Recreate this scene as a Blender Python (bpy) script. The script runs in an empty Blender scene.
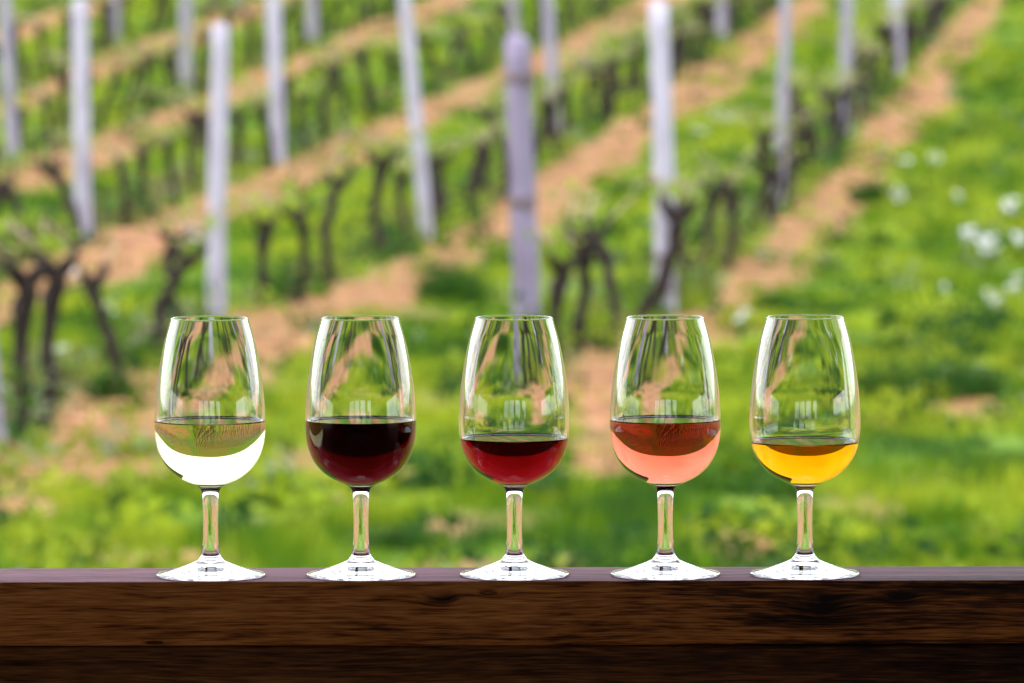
import bpy, math, random
import numpy as np
from mathutils import Vector, Matrix, Quaternion

R = math.radians
rnd = random.Random(7)
rng = np.random.default_rng(7)
S = bpy.context.scene
col = S.collection

# ------------------------------------------------------------------ camera
W, H = 1024, 683
FPX = 6500.0
PXM = 1660.0
D0 = FPX / PXM
CAMZ = 0.392
HORIZON = -74.0
cd = bpy.data.cameras.new('camera')
cam = bpy.data.objects.new('camera', cd)
col.objects.link(cam)
S.camera = cam
cd.sensor_width = 36
cd.lens = FPX / W * 36
cd.clip_start = 0.05
cd.clip_end = 3000
cam.location = (0, -D0, CAMZ)
PITCH = math.atan((H / 2 - HORIZON) / FPX)
ROLL = -0.0022
cam.rotation_mode = 'QUATERNION'
q = Quaternion((1, 0, 0), math.pi / 2 - PITCH) @ Quaternion((0, 0, 1), ROLL)
cam.rotation_quaternion = q
cd.dof.use_dof = True
cd.dof.focus_distance = D0 + 0.004
cd.dof.aperture_fstop = 20.5
CM = q.to_matrix()

# ------------------------------------------------------------------ sky, sun, exposure
SUN = Vector((-0.50, -0.10, 0.84)).normalized()
world = bpy.data.worlds.new("World")
S.world = world
world.use_nodes = True
wn, wl = world.node_tree.nodes, world.node_tree.links
wn.clear()
wo = wn.new('ShaderNodeOutputWorld')
bg = wn.new('ShaderNodeBackground')
bg.inputs['Strength'].default_value = 0.15
sky = wn.new('ShaderNodeTexSky')
sky.sky_type = 'NISHITA'
sky.sun_disc = False
sky.sun_elevation = math.asin(SUN.z)
sky.sun_rotation = math.atan2(SUN.x, SUN.y)
sky.dust_density = 2.0
tc = wn.new('ShaderNodeTexCoord')
nz = wn.new('ShaderNodeTexNoise')
nz.inputs['Scale'].default_value = 1.6
nz.inputs['Detail'].default_value = 6
cr = wn.new('ShaderNodeValToRGB')
cr.color_ramp.elements[0].position = 0.36
cr.color_ramp.elements[0].color = (0.25, 0.25, 0.25, 1)
cr.color_ramp.elements[1].position = 0.56
cr.color_ramp.elements[1].color = (0.96, 0.96, 0.96, 1)
mx = wn.new('ShaderNodeMix')
mx.data_type = 'RGBA'
mx.inputs['B'].default_value = (9.2, 9.6, 10.6, 1)     # bright thin overcast
wl.new(tc.outputs['Generated'], nz.inputs['Vector'])
wl.new(nz.outputs['Fac'], cr.inputs['Fac'])
wl.new(cr.outputs['Color'], mx.inputs['Factor'])
wl.new(sky.outputs['Color'], mx.inputs['A'])
sx = wn.new('ShaderNodeSeparateXYZ'); wl.new(tc.outputs['Generated'], sx.inputs['Vector'])
mz = wn.new('ShaderNodeMapRange'); mz.interpolation_type = 'SMOOTHSTEP'
mz.inputs['From Min'].default_value = .75; mz.inputs['From Max'].default_value = .1
mz.inputs['To Min'].default_value = 0; mz.inputs['To Max'].default_value = 1
wl.new(sx.outputs['Z'], mz.inputs['Value'])
my = wn.new('ShaderNodeMapRange'); my.interpolation_type = 'SMOOTHSTEP'
my.inputs['From Min'].default_value = -.1; my.inputs['From Max'].default_value = .7
my.inputs['To Min'].default_value = 0; my.inputs['To Max'].default_value = .28
wl.new(sx.outputs['Y'], my.inputs['Value'])
mm_ = wn.new('ShaderNodeMath'); mm_.operation = 'MULTIPLY_ADD'; mm_.inputs[2].default_value = 1.0
wl.new(mz.outputs['Result'], mm_.inputs[0]); wl.new(my.outputs['Result'], mm_.inputs[1])
vs_ = wn.new('ShaderNodeVectorMath'); vs_.operation = 'SCALE'
wl.new(mx.outputs['Result'], vs_.inputs[0]); wl.new(mm_.outputs[0], vs_.inputs['Scale'])
wl.new(vs_.outputs['Vector'], bg.inputs['Color'])
wl.new(bg.outputs['Background'], wo.inputs['Surface'])

sd = bpy.data.lights.new('sun', 'SUN')
sd.energy = 1.3
sd.angle = R(14)
sd.color = (1.0, 0.95, 0.86)
so = bpy.data.objects.new('sun', sd)
col.objects.link(so)
so.rotation_mode = 'QUATERNION'
so.rotation_quaternion = SUN.to_track_quat('Z', 'Y')

S.view_settings.view_transform = 'Standard'
S.view_settings.look = 'None'
S.view_settings.gamma = 1
S.view_settings.exposure = 1.25
S.view_settings.use_curve_mapping = False
S.render.engine = 'CYCLES'
cy = S.cycles
cy.use_denoising = True
cy.max_bounces = 24
cy.transmission_bounces = 24
cy.glossy_bounces = 10
cy.diffuse_bounces = 3
cy.transparent_max_bounces = 12
cy.caustics_refractive = True
cy.caustics_reflective = True
cy.sample_clamp_indirect = 12
cy.volume_bounces = 0

# ------------------------------------------------------------------ helpers
def link(name, me, mat=None, parent=None):
    o = bpy.data.objects.new(name, me)
    col.objects.link(o)
    if mat is not None and me is not None:
        me.materials.append(mat)
    if parent is not None:
        o.parent = parent
    return o

def tag(o, label=None, cat=None, group=None, kind=None):
    if label: o['label'] = label
    if cat: o['category'] = cat
    if group: o['group'] = group
    if kind: o['kind'] = kind
    return o

def mesh_np(name, v, f, smooth=False):
    """v (n,3) and f: one array (m,k) or a list of such arrays"""
    if not isinstance(f, list): f = [f]
    me = bpy.data.meshes.new(name)
    v = np.asarray(v, dtype=np.float32)
    me.vertices.add(len(v))
    me.vertices.foreach_set('co', v.ravel())
    nl = sum(a.size for a in f); npoly = sum(len(a) for a in f)
    me.loops.add(nl)
    me.polygons.add(npoly)
    me.loops.foreach_set('vertex_index', np.concatenate([a.ravel() for a in f]).astype(np.int32))
    tot = np.concatenate([np.full(len(a), a.shape[1]) for a in f]).astype(np.int32)
    st = np.concatenate([[0], np.cumsum(tot)[:-1]]).astype(np.int32)
    me.polygons.foreach_set('loop_start', st)
    me.polygons.foreach_set('loop_total', tot)
    me.polygons.foreach_set('use_smooth', np.full(npoly, smooth))
    me.update(calc_edges=True)
    me.validate()
    return me

def col_attr(me, name, rgb):
    a = me.color_attributes.new(name, 'FLOAT_COLOR', 'POINT')
    c = np.ones((len(rgb), 4), dtype=np.float32)
    c[:, :3] = rgb
    a.data.foreach_set('color', c.ravel())

def empty(name, loc, rz=0):
    o = bpy.data.objects.new(name, None)
    o.empty_display_size = 0.05
    col.objects.link(o)
    o.location = loc
    o.rotation_euler = (0, 0, rz)
    return o

def copy_tree(o, parent=None):
    c = o.copy()
    col.objects.link(c)
    if parent is not None: c.parent = parent
    for ch in list(o.children): copy_tree(ch, c)
    return c

def mat(name):
    m = bpy.data.materials.new(name)
    m.use_nodes = True
    n, l = m.node_tree.nodes, m.node_tree.links
    n.clear()
    out = n.new('ShaderNodeOutputMaterial')
    return m, n, l, out

def ramp(n, stops):
    r = n.new('ShaderNodeValToRGB')
    e = r.color_ramp.elements
    e[0].position, e[0].color = stops[0][0], (*stops[0][1], 1)
    e[1].position, e[1].color = stops[-1][0], (*stops[-1][1], 1)
    for p, c in stops[1:-1]:
        k = e.new(p); k.color = (*c, 1)
    return r

def vnoise(x, y, scale, seed=0):
    """smooth 2-D value noise, 0..1"""
    x = np.asarray(x, float) / scale; y = np.asarray(y, float) / scale
    xi = np.floor(x).astype(np.int64); yi = np.floor(y).astype(np.int64)
    fx = x - xi; fy = y - yi
    fx = fx * fx * (3 - 2 * fx); fy = fy * fy * (3 - 2 * fy)
    def h(a, b):
        n = (a * 374761393 + b * 668265263 + seed * 982451653) & 0x7fffffff
        n = ((n ^ (n >> 13)) * 1274126177) & 0x7fffffff
        return ((n ^ (n >> 16)) & 0xffff) / 65535.0
    return ((h(xi, yi) * (1 - fx) + h(xi + 1, yi) * fx) * (1 - fy)
            + (h(xi, yi + 1) * (1 - fx) + h(xi + 1, yi + 1) * fx) * fy)

def fbm(x, y, scale, seed=0, o=3):
    t = 0; a = 1; s = 0
    for k in range(o):
        t = t + a * vnoise(x, y, scale / 2 ** k, seed + k * 17); s += a; a *= .5
    return t / s

# ------------------------------------------------------------------ terrain profile
TD = [-200, -60, 0, 10, 17, 24.5, 29.1, 35.5, 43.5, 52.8, 60.4, 68.8, 90, 120, 160, 200, 240, 280, 320]
TZ = [-3.2, -2.3, -1.72, -1.70, -1.70, -1.73, -1.735, -1.71, -1.59, -1.365, -1.10, -.77, 1.0, 5, 15, 25, 33, 36, 33]
_d = np.arange(-200, 320, 0.5)
_z = np.interp(_d, TD, TZ)
_k = np.exp(-np.linspace(-2, 2, 13) ** 2); _k /= _k.sum()
_zs = np.convolve(np.pad(_z, 6, mode='edge'), _k, mode='valid')
def ground_z(x, y):
    """height of the ground at world x, y"""
    d = np.asarray(y, float) + D0
    x = np.asarray(x, float)
    far = np.clip((d - 75) / 60, 0, 1)
    b = np.interp(d, _d, _zs)
    low = np.minimum(b, -1.75)
    return low + (b - low) / (1 + (x / 130) ** 4) + CAMZ + far * (fbm(x, d, 45, 5) - .5) * 3.0
def bump_z(x, y):
    d = np.asarray(y, float)
    return (fbm(x, d, .4, 3) - .5) * .05 + (fbm(x, d, 1.8, 9) - .5) * .05

def at(px, py):
    """the point of the ground seen at a place in the photograph"""
    v = CM @ Vector(((px - W / 2) / FPX, -(py - H / 2) / FPX, -1))
    ts = np.arange(8, 140, 0.02)
    z = CAMZ + v.z * ts
    g = ground_z(v.x * ts, v.y * ts - D0)
    i = int(np.argmax(g >= z))
    t = ts[i]
    return Vector((v.x * t, v.y * t - D0, 0))

def scale_at(p):
    return FPX / (p.y + D0)

# vine rows: foot points of posts and trunks, near to far
ROWPX = [
    [(525, 392), (600, 347), (665, 312), (720, 272), (778, 216), (845, 142), (897, 82), (935, 31), (962, 0)],
    [(0, 455), (60, 412), (122, 383), (217, 322), (297, 300), (385, 262), (428, 243), (490, 205), (558, 152), (640, 103), (722, 45), (782, 4)],
    [(0, 277), (85, 243), (180, 203), (277, 163), (400, 107), (515, 60), (610, 12)],
    [(15, 166), (187, 96), (313, 46), (395, 14)],
    [(-60, 118), (115, 51), (237, 8)],
]
ROWS = []
for r in ROWPX:
    pts = [at(*p) for p in r]
    ROWS.append((np.array([p.x for p in pts]), np.array([p.y for p in pts])))

def row_x(k, y):
    xs, ys = ROWS[k]
    y = np.asarray(y, float)
    o = np.interp(y, ys, xs)
    s1 = (xs[-1] - xs[0]) / (ys[-1] - ys[0])
    o = np.where(y > ys[-1], xs[-1] + (y - ys[-1]) * s1, o)
    s0 = (xs[1] - xs[0]) / (ys[1] - ys[0])
    return np.where(y < ys[0], xs[0] + (y - ys[0]) * s0, o)

ROW_START = [ROWS[0][1][0] - .4, ROWS[1][1][0] - 1.0] + [ROWS[k][1][0] - 4 for k in (2, 3, 4)]

def soil_mask(x, y):
    """1 where the ground is bare soil, 0 where it is grown over"""
    x = np.asarray(x, float); y = np.asarray(y, float)
    m = np.zeros_like(x)
    wob = (fbm(x, y * .7, 1.0, 21) - .5) * .36
    for k in range(5):
        s = x - row_x(k, y)
        wid = .68 if k else .60
        a = np.clip((s + .05 + wob) / .13, 0, 1) * np.clip((wid + wob - s) / .17, 0, 1)
        st = np.clip((y - ROW_START[k] + 1.2 + wob * 2) / 1.2, 0, 1)
        m = np.maximum(m, a * st * (0.72 + .4 * fbm(x, y, .7, 33 + k)))
    for k in list(range(-30, -8)) + list(range(1, 24)):   # further rows off to both sides
        s = x - (row_x(4, y) - 1.8 * k)
        a = np.clip((s + .05 + wob) / .13, 0, 1) * np.clip((.72 + wob - s) / .17, 0, 1)
        m = np.maximum(m, a * np.clip((y - (34 if k > 0 and k < 6 else 17)) / 3, 0, 1))
    # worn patches in the meadow in front
    p = fbm(x * .8, y * .5, .42, 51, 2)
    patch = np.clip((p - .66) / .07, 0, 1) * np.clip((30 - y) / 8, 0, 1) * .7
    m = np.maximum(m, patch)
    # bare places seen in the photograph
    for px, py, rx, ry, s in BARE:
        m = np.maximum(m, s * np.clip(1.6 - np.hypot((x - px) / rx, (y - py) / ry) * 1.2 + wob * .8, 0, 1))
    side = np.clip((np.abs(x) - .088 * (y + D0) - 1.0) / 1.2, 0, 1) * np.clip((60 - y) / 20, 0, 1) * np.clip((fbm(x, y, 2.5, 77) - .33) / .14, 0, 1) * .9
    m = np.maximum(m, side)
    return np.clip(m, 0, 1)

BARE = []
for px, py, wpx, hpx, s in [(605, 400, 55, 60, 1), (600, 462, 50, 24, 1), (625, 350, 50, 44, .9),
                            (25, 508, 45, 12, .9), (20, 440, 40, 30, .8), (105, 395, 50, 35, .9), (250, 385, 30, 15, .6),
                            (955, 405, 55, 20, .9), (745, 546, 50, 16, .9), (450, 525, 40, 12, .8),
                            (180, 560, 60, 12, .8), (100, 555, 40, 12, .6), (880, 425, 25, 14, .6), (960, 480, 60, 8, .5),
                            (640, 480, 60, 14, .6), (860, 500, 50, 8, .4), (1000, 540, 50, 10, .6),
                            (430, 410, 40, 14, .6), (400, 530, 50, 8, .5), (520, 520, 60, 8, .4)]:
    c = at(px, py); a = at(px, py - hpx); b = at(px, py + hpx) if py + hpx < 600 else at(px, 600)
    BARE.append((c.x, c.y, wpx / scale_at(c), abs(a.y - b.y) / 2, s))

# ------------------------------------------------------------------ materials
def m_ground():
    m, n, l, out = mat('soil and turf')
    b = n.new('ShaderNodeBsdfPrincipled')
    b.inputs['Roughness'].default_value = .95
    b.inputs['Specular IOR Level'].default_value = .1
    a = n.new('ShaderNodeAttribute'); a.attribute_name = 'soil'
    g = n.new('ShaderNodeNewGeometry')
    n1 = n.new('ShaderNodeTexNoise'); n1.inputs['Scale'].default_value = 2.2; n1.inputs['Detail'].default_value = 8
    n2 = n.new('ShaderNodeTexNoise'); n2.inputs['Scale'].default_value = 9; n2.inputs['Detail'].default_value = 6
    l.new(g.outputs['Position'], n1.inputs['Vector']); l.new(g.outputs['Position'], n2.inputs['Vector'])
    soil = ramp(n, [(.33, (.10, .046, .019)), (.5, (.26, .112, .045)), (.64, (.37, .195, .10))])
    l.new(n2.outputs['Fac'], soil.inputs['Fac'])
    turf = ramp(n, [(.3, (.03, .075, .008)), (.5, (.075, .15, .010)), (.68, (.14, .21, .014))])
    l.new(n1.outputs['Fac'], turf.inputs['Fac'])
    mxx = n.new('ShaderNodeMix'); mxx.data_type = 'RGBA'
    l.new(a.outputs['Fac'], mxx.inputs['Factor'])
    l.new(turf.outputs['Color'], mxx.inputs['A']); l.new(soil.outputs['Color'], mxx.inputs['B'])
    l.new(mxx.outputs['Result'], b.inputs['Base Color'])
    bp = n.new('ShaderNodeBump'); bp.inputs['Strength'].default_value = .6; bp.inputs['Distance'].default_value = .03
    l.new(n2.outputs['Fac'], bp.inputs['Height']); l.new(bp.outputs['Normal'], b.inputs['Normal'])
    l.new(b.outputs['BSDF'], out.inputs['Surface'])
    return m

def m_leaf(name, attr='tint', base=None, trans=.4):
    m, n, l, out = mat(name)
    d = n.new('ShaderNodeBsdfPrincipled')
    d.inputs['Roughness'].default_value = .6
    d.inputs['Specular IOR Level'].default_value = .08
    t = n.new('ShaderNodeBsdfTranslucent')
    x = n.new('ShaderNodeMixShader'); x.inputs['Fac'].default_value = trans
    if base is None:
        a = n.new('ShaderNodeAttribute'); a.attribute_name = attr
        src = a.outputs['Color']
    else:
        g = n.new('ShaderNodeNewGeometry')
        nn = n.new('ShaderNodeTexNoise'); nn.inputs['Scale'].default_value = 14
        l.new(g.outputs['Position'], nn.inputs['Vector'])
        r = ramp(n, [(.35, tuple(c * .6 for c in base)), (.65, tuple(c * 1.3 for c in base))])
        l.new(nn.outputs['Fac'], r.inputs['Fac'])
        src = r.outputs['Color']
    l.new(src, d.inputs['Base Color']); l.new(src, t.inputs['Color'])
    l.new(d.outputs['BSDF'], x.inputs[1]); l.new(t.outputs['BSDF'], x.inputs[2])
    l.new(x.outputs['Shader'], out.inputs['Surface'])
    return m

def m_post(name, light, dark, seed):
    m, n, l, out = mat(name)
    b = n.new('ShaderNodeBsdfPrincipled')
    b.inputs['Roughness'].default_value = .85
    b.inputs['Specular IOR Level'].default_value = .2
    t = n.new('ShaderNodeTexCoord')
    mp = n.new('ShaderNodeMapping'); mp.inputs['Scale'].default_value = (22, 22, 1.2); mp.inputs['Location'].default_value = (seed, seed, seed)
    nn = n.new('ShaderNodeTexNoise'); nn.inputs['Scale'].default_value = 1; nn.inputs['Detail'].default_value = 5
    n3 = n.new('ShaderNodeTexNoise'); n3.inputs['Scale'].default_value = 3.5; n3.inputs['Detail'].default_value = 3
    l.new(t.outputs['Object'], mp.inputs['Vector']); l.new(mp.outputs['Vector'], nn.inputs['Vector'])
    l.new(t.outputs['Object'], n3.inputs['Vector'])
    r = ramp(n, [(.3, dark), (.55, light), (.8, tuple(min(.85, c * 1.2) for c in light))])
    md = n.new('ShaderNodeMath'); md.operation = 'MULTIPLY_ADD'; md.inputs[1].default_value = .55
    ms = n.new('ShaderNodeMath'); ms.operation = 'MULTIPLY'; ms.inputs[1].default_value = .45
    l.new(n3.outputs['Fac'], ms.inputs[0]); l.new(nn.outputs['Fac'], md.inputs[0]); l.new(ms.outputs[0], md.inputs[2])
    l.new(md.outputs[0], r.inputs['Fac']); l.new(r.outputs['Color'], b.inputs['Base Color'])
    bp = n.new('ShaderNodeBump'); bp.inputs['Strength'].default_value = .5; bp.inputs['Distance'].default_value = .01
    l.new(nn.outputs['Fac'], bp.inputs['Height']); l.new(bp.outputs['Normal'], b.inputs['Normal'])
    l.new(b.outputs['BSDF'], out.inputs['Surface'])
    return m

def m_simple(name, c1, c2, scale, rough=.9):
    m, n, l, out = mat(name)
    b = n.new('ShaderNodeBsdfPrincipled')
    b.inputs['Roughness'].default_value = rough
    b.inputs['Specular IOR Level'].default_value = .2
    t = n.new('ShaderNodeTexCoord')
    nn = n.new('ShaderNodeTexNoise'); nn.inputs['Scale'].default_value = scale; nn.inputs['Detail'].default_value = 5
    l.new(t.outputs['Object'], nn.inputs['Vector'])
    r = ramp(n, [(.35, c1), (.65, c2)])
    l.new(nn.outputs['Fac'], r.inputs['Fac']); l.new(r.outputs['Color'], b.inputs['Base Color'])
    bp = n.new('ShaderNodeBump'); bp.inputs['Strength'].default_value = .7; bp.inputs['Distance'].default_value = .01
    l.new(nn.outputs['Fac'], bp.inputs['Height']); l.new(bp.outputs['Normal'], b.inputs['Normal'])
    l.new(b.outputs['BSDF'], out.inputs['Surface'])
    return m

def m_wood(name, seed, tones, coat=.35, rough=.42, knots=((9, 0, 1, 1),)):
    """stained timber: long grain, knots with the rings bent round them"""
    m, n, l, out = mat(name)
    b = n.new('ShaderNodeBsdfPrincipled')
    t = n.new('ShaderNodeTexCoord')
    mp = n.new('ShaderNodeMapping'); mp.inputs['Location'].default_value = (seed * 1.7, seed, seed * .3)
    l.new(t.outputs['Object'], mp.inputs['Vector'])
    # slow warp of the rings along the board
    warp = n.new('ShaderNodeTexNoise'); warp.inputs['Scale'].default_value = 1.0; warp.inputs['Detail'].default_value = 2
    wm = n.new('ShaderNodeMapping'); wm.inputs['Scale'].default_value = (3.2, 9, 9)
    l.new(mp.outputs['Vector'], wm.inputs['Vector']); l.new(wm.outputs['Vector'], warp.inputs['Vector'])
    sep = n.new('ShaderNodeSeparateXYZ'); l.new(mp.outputs['Vector'], sep.inputs['Vector'])
    def M(op, a, bb, c=None):
        x = n.new('ShaderNodeMath'); x.operation = op
        for i, s in enumerate((a, bb, c)):
            if s is None: continue
            if isinstance(s, (int, float)): x.inputs[i].default_value = s
            else: l.new(s, x.inputs[i])
        return x.outputs[0]
    s0_ = n.new('ShaderNodeSeparateXYZ'); l.new(t.outputs['Object'], s0_.inputs['Vector'])
    kn = None
    for kx, kz, sx_, sz_ in knots:
        dx = M('DIVIDE', M('SUBTRACT', s0_.outputs['X'], kx), sx_)
        dz = M('DIVIDE', M('SUBTRACT', s0_.outputs['Z'], kz), sz_)
        dd = M('ADD', M('MULTIPLY', dx, dx), M('MULTIPLY', dz, dz))
        e1 = M('POWER', 2.718, M('MULTIPLY', dd, -1.0))
        kn = e1 if kn is None else M('ADD', kn, e1)
    # fibres bend round the knots and wander a little along the board
    zz = M('ADD', sep.outputs['Z'], M('MULTIPLY', kn, .0035))
    zz = M('ADD', zz, M('MULTIPLY', warp.outputs['Fac'], .016))
    cb = n.new('ShaderNodeCombineXYZ')
    l.new(sep.outputs['X'], cb.inputs['X']); l.new(sep.outputs['Y'], cb.inputs['Y']); l.new(zz, cb.inputs['Z'])
    def streak(sc, det, dist=0):
        fm = n.new('ShaderNodeMapping'); fm.inputs['Scale'].default_value = sc
        fb = n.new('ShaderNodeTexNoise'); fb.inputs['Scale'].default_value = 1; fb.inputs['Detail'].default_value = det
        fb.inputs['Distortion'].default_value = dist
        l.new(cb.outputs['Vector'], fm.inputs['Vector']); l.new(fm.outputs['Vector'], fb.inputs['Vector'])
        return fb.outputs['Fac']
    fine = streak((45, 900, 900), 6, .2)
    med = streak((7, 240, 240), 5, .1)
    wide = streak((2.2, 60, 60), 3)
    blot = streak((14, 45, 45), 4)
    f = M('ADD', M('MULTIPLY', fine, .62), M('MULTIPLY', med, .36))
    f = M('ADD', f, M('MULTIPLY', wide, .30))
    f = M('ADD', f, M('MULTIPLY', blot, .22))
    f = M('SUBTRACT', f, .215)
    rag = M('MULTIPLY', M('MULTIPLY', kn, streak((60, 170, 170), 5, .6)), .34)
    f = M('SUBTRACT', f, rag)
    # the tone drifts along the board's length, paler towards its left end
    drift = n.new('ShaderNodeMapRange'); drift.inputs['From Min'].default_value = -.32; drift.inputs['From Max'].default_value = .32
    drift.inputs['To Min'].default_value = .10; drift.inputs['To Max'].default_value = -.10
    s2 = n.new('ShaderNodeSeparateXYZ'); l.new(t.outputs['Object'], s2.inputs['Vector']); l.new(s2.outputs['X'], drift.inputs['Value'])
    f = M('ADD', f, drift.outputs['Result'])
    r = ramp(n, tones)
    l.new(f, r.inputs['Fac'])
    l.new(r.outputs['Color'], b.inputs['Base Color'])
    b.inputs['Roughness'].default_value = rough
    b.inputs['Coat Weight'].default_value = coat
    b.inputs['Coat Roughness'].default_value = .3
    b.inputs['Specular IOR Level'].default_value = .10
    bp = n.new('ShaderNodeBump'); bp.inputs['Strength'].default_value = .35; bp.inputs['Distance'].default_value = .0012
    l.new(f, bp.inputs['Height']); l.new(bp.outputs['Normal'], b.inputs['Normal'])
    l.new(bp.outputs['Normal'], b.inputs['Coat Normal'])
    l.new(b.outputs['BSDF'], out.inputs['Surface'])
    return m

def m_glass(name, ior=1.5):
    m, n, l, out = mat(name)
    g = n.new('ShaderNodeBsdfGlass')
    g.distribution = 'MULTI_GGX'
    g.inputs['Roughness'].default_value = 0
    g.inputs['IOR'].default_value = ior
    l.new(g.outputs['BSDF'], out.inputs['Surface'])
    return m

def m_wine(name, T, path=.055, ior=1.335, wall=False):
    m, n, l, out = mat(name)
    g = n.new('ShaderNodeBsdfGlass')
    g.inputs['Roughness'].default_value = 0
    g.inputs['IOR'].default_value = ior
    l.new(g.outputs['BSDF'], out.inputs['Surface'])
    sg = [-math.log(t) / path for t in T]
    dn = max(sg)
    v = n.new('ShaderNodeVolumeAbsorption')
    v.inputs['Color'].default_value = (*[1 - s / dn for s in sg], 1)
    v.inputs['Density'].default_value = dn
    l.new(v.outputs['Volume'], out.inputs['Volume'])
    return m

# ------------------------------------------------------------------ ground sheet
xs = np.concatenate([np.linspace(-240, -30, 22)[:-1], np.linspace(-30, -7, 60)[:-1], np.linspace(-7, 7, 261)[:-1],
                     np.linspace(7, 30, 60)[:-1], np.linspace(30, 240, 22)])
ds = np.concatenate([np.linspace(-200, 0, 21)[:-1], np.linspace(0, 15, 27)[:-1], np.linspace(15, 75, 480)[:-1],
                     np.linspace(75, 120, 60)[:-1], np.linspace(120, 318, 70)])
X, Dd = np.meshgrid(xs, ds)
Y = Dd - D0
Z = ground_z(X, Y) + bump_z(X, Y)
v = np.stack([X.ravel(), Y.ravel(), Z.ravel()], 1)
nx = len(xs); ny = len(ds)
ii, jj = np.meshgrid(np.arange(ny - 1), np.arange(nx - 1), indexing='ij')
a0 = (ii * nx + jj).ravel()
f = np.stack([a0, a0 + 1, a0 + nx + 1, a0 + nx], 1)
me = mesh_np('ground', v, f, True)
sm = soil_mask(X.ravel(), Y.ravel())
col_attr(me, 'soil', np.repeat(sm[:, None], 3, 1))
go = link('ground', me, m_ground())
tag(go, kind='structure')

# ------------------------------------------------------------------ grass and weeds
def sample_area(n, d0, d1, spread=.083, margin=.35):
    d = d0 + (d1 - d0) * rng.random(n * 2)
    keep = rng.random(n * 2) < (spread * d + margin) / (spread * d1 + margin)
    d = d[keep][:n]
    x = (rng.random(len(d)) * 2 - 1) * (spread * d + margin)
    return x, d - D0

def row_side(x, y):
    """signed distance to the right of the nearest vine row"""
    s = np.full(np.shape(x), 9.)
    for k in list(range(5)) + [-1, -2, -3]:
        rx = row_x(k, y) if k >= 0 else row_x(4, y) + 1.8 * k
        d = np.where(y > (ROW_START[k] if k >= 0 else 30), x - rx, 9.)
        s = np.where(np.abs(d) < np.abs(s), d, s)
    return s

def tint(x, y, k):
    """leaf colours: dark and light clumps of several species"""
    a = fbm(x, y * .6, .65, 71)[:, None]; b = fbm(x, y * .6, .2, 81)[:, None]
    dark = np.array([.030, .085, .012]); mid = np.array([.085, .17, .005]); lite = np.array([.28, .335, .018])
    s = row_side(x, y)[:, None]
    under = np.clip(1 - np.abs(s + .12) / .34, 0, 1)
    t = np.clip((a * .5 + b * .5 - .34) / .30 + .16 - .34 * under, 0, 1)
    c = np.where(t < .5, dark + (mid - dark) * t * 2, mid + (lite - mid) * (t - .5) * 2)
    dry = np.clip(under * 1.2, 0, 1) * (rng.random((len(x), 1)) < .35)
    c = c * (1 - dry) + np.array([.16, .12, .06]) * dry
    return c * (.75 + .5 * rng.random((len(x), 1))) * (1 + .0 * k)

V = []; F = []; C = []; base = 0
def blades(n, d0, d1, hmin, hmax, wid, spread=.083):
    global base
    x, y = sample_area(n, d0, d1, spread)
    m = soil_mask(x, y)
    lush = fbm(x, y * .6, .4, 91)
    keep = rng.random(len(x)) > np.clip(m * 1.35, 0, .965)
    keep &= rng.random(len(x)) < .35 + lush
    x = x[keep]; y = y[keep]; lush = lush[keep]
    n = len(x)
    h = (hmin + (hmax - hmin) * rng.random(n)) * np.clip(.2 + 1.9 * (lush - .2), .25, 1.9)
    an = rng.random(n) * 2 * math.pi
    lean = rng.random(n) * .6 * h; la = rng.random(n) * 2 * math.pi
    w = wid * (.6 + .8 * rng.random(n))
    z = ground_z(x, y) + bump_z(x, y) - .01
    p0 = np.stack([x - np.cos(an) * w, y - np.sin(an) * w, z], 1)
    p1 = np.stack([x + np.cos(an) * w, y + np.sin(an) * w, z], 1)
    p2 = np.stack([x + np.cos(la) * lean, y + np.sin(la) * lean, z + h], 1)
    V.append(np.stack([p0, p1, p2], 1).reshape(-1, 3))
    F.append(np.arange(n * 3).reshape(-1, 3) + base); base += 3 * n
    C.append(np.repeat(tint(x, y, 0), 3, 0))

blades(170000, 15.5, 30, .03, .10, .005)
blades(230000, 30, 72, .035, .11, .008)
blades(40000, 72, 110, .1, .25, .03)
gme = mesh_np('grass', np.concatenate(V), np.concatenate(F))
col_attr(gme, 'tint', np.concatenate(C))
LEAF = m_leaf('grass blades')
grass = link('grass', gme, LEAF)
tag(grass, 'bright green spring grass and ground cover between the vine rows', 'grass', kind='stuff')

# broad-leaved weeds: rosettes of folded leaves, too many to count
def leaf_cloud(cx, cy, cz, rx, ry, rz, n, size, tintc=None, seed=0):
    """n diamond leaves in a mound; returns verts, faces, colours"""
    g = np.random.default_rng(seed)
    ph = g.random(n) * 2 * math.pi; rr = np.sqrt(g.random(n)); hz = g.random(n) ** .8
    x = cx + np.cos(ph) * rr * rx; y = cy + np.sin(ph) * rr * ry
    z = cz + hz * rz * np.sqrt(np.clip(1 - rr ** 2 * .8, 0, 1))
    return x, y, z

def leaves_np(x, y, z, size, g):
    n = len(x)
    a = g.normal(size=(n, 3)); a[:, 2] = np.abs(a[:, 2]) * .6; a /= np.linalg.norm(a, axis=1)[:, None]
    b = g.normal(size=(n, 3)); b -= (b * a).sum(1)[:, None] * a; b /= np.linalg.norm(b, axis=1)[:, None]
    c = np.cross(a, b)
    s = (size * (.6 + .8 * g.random(n)))[:, None]
    p = np.stack([x, y, z], 1)
    q0 = p; q1 = p + a * s * .5 + b * s * .33 + c * s * .07; q2 = p + a * s; q3 = p + a * s * .5 - b * s * .33 + c * s * .07
    return np.stack([q0, q1, q2, q3], 1).reshape(-1, 3)

x, y = sample_area(13000, 15.5, 72)
m = soil_mask(x, y); lush = fbm(x, y * .7, .6, 101)
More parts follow.
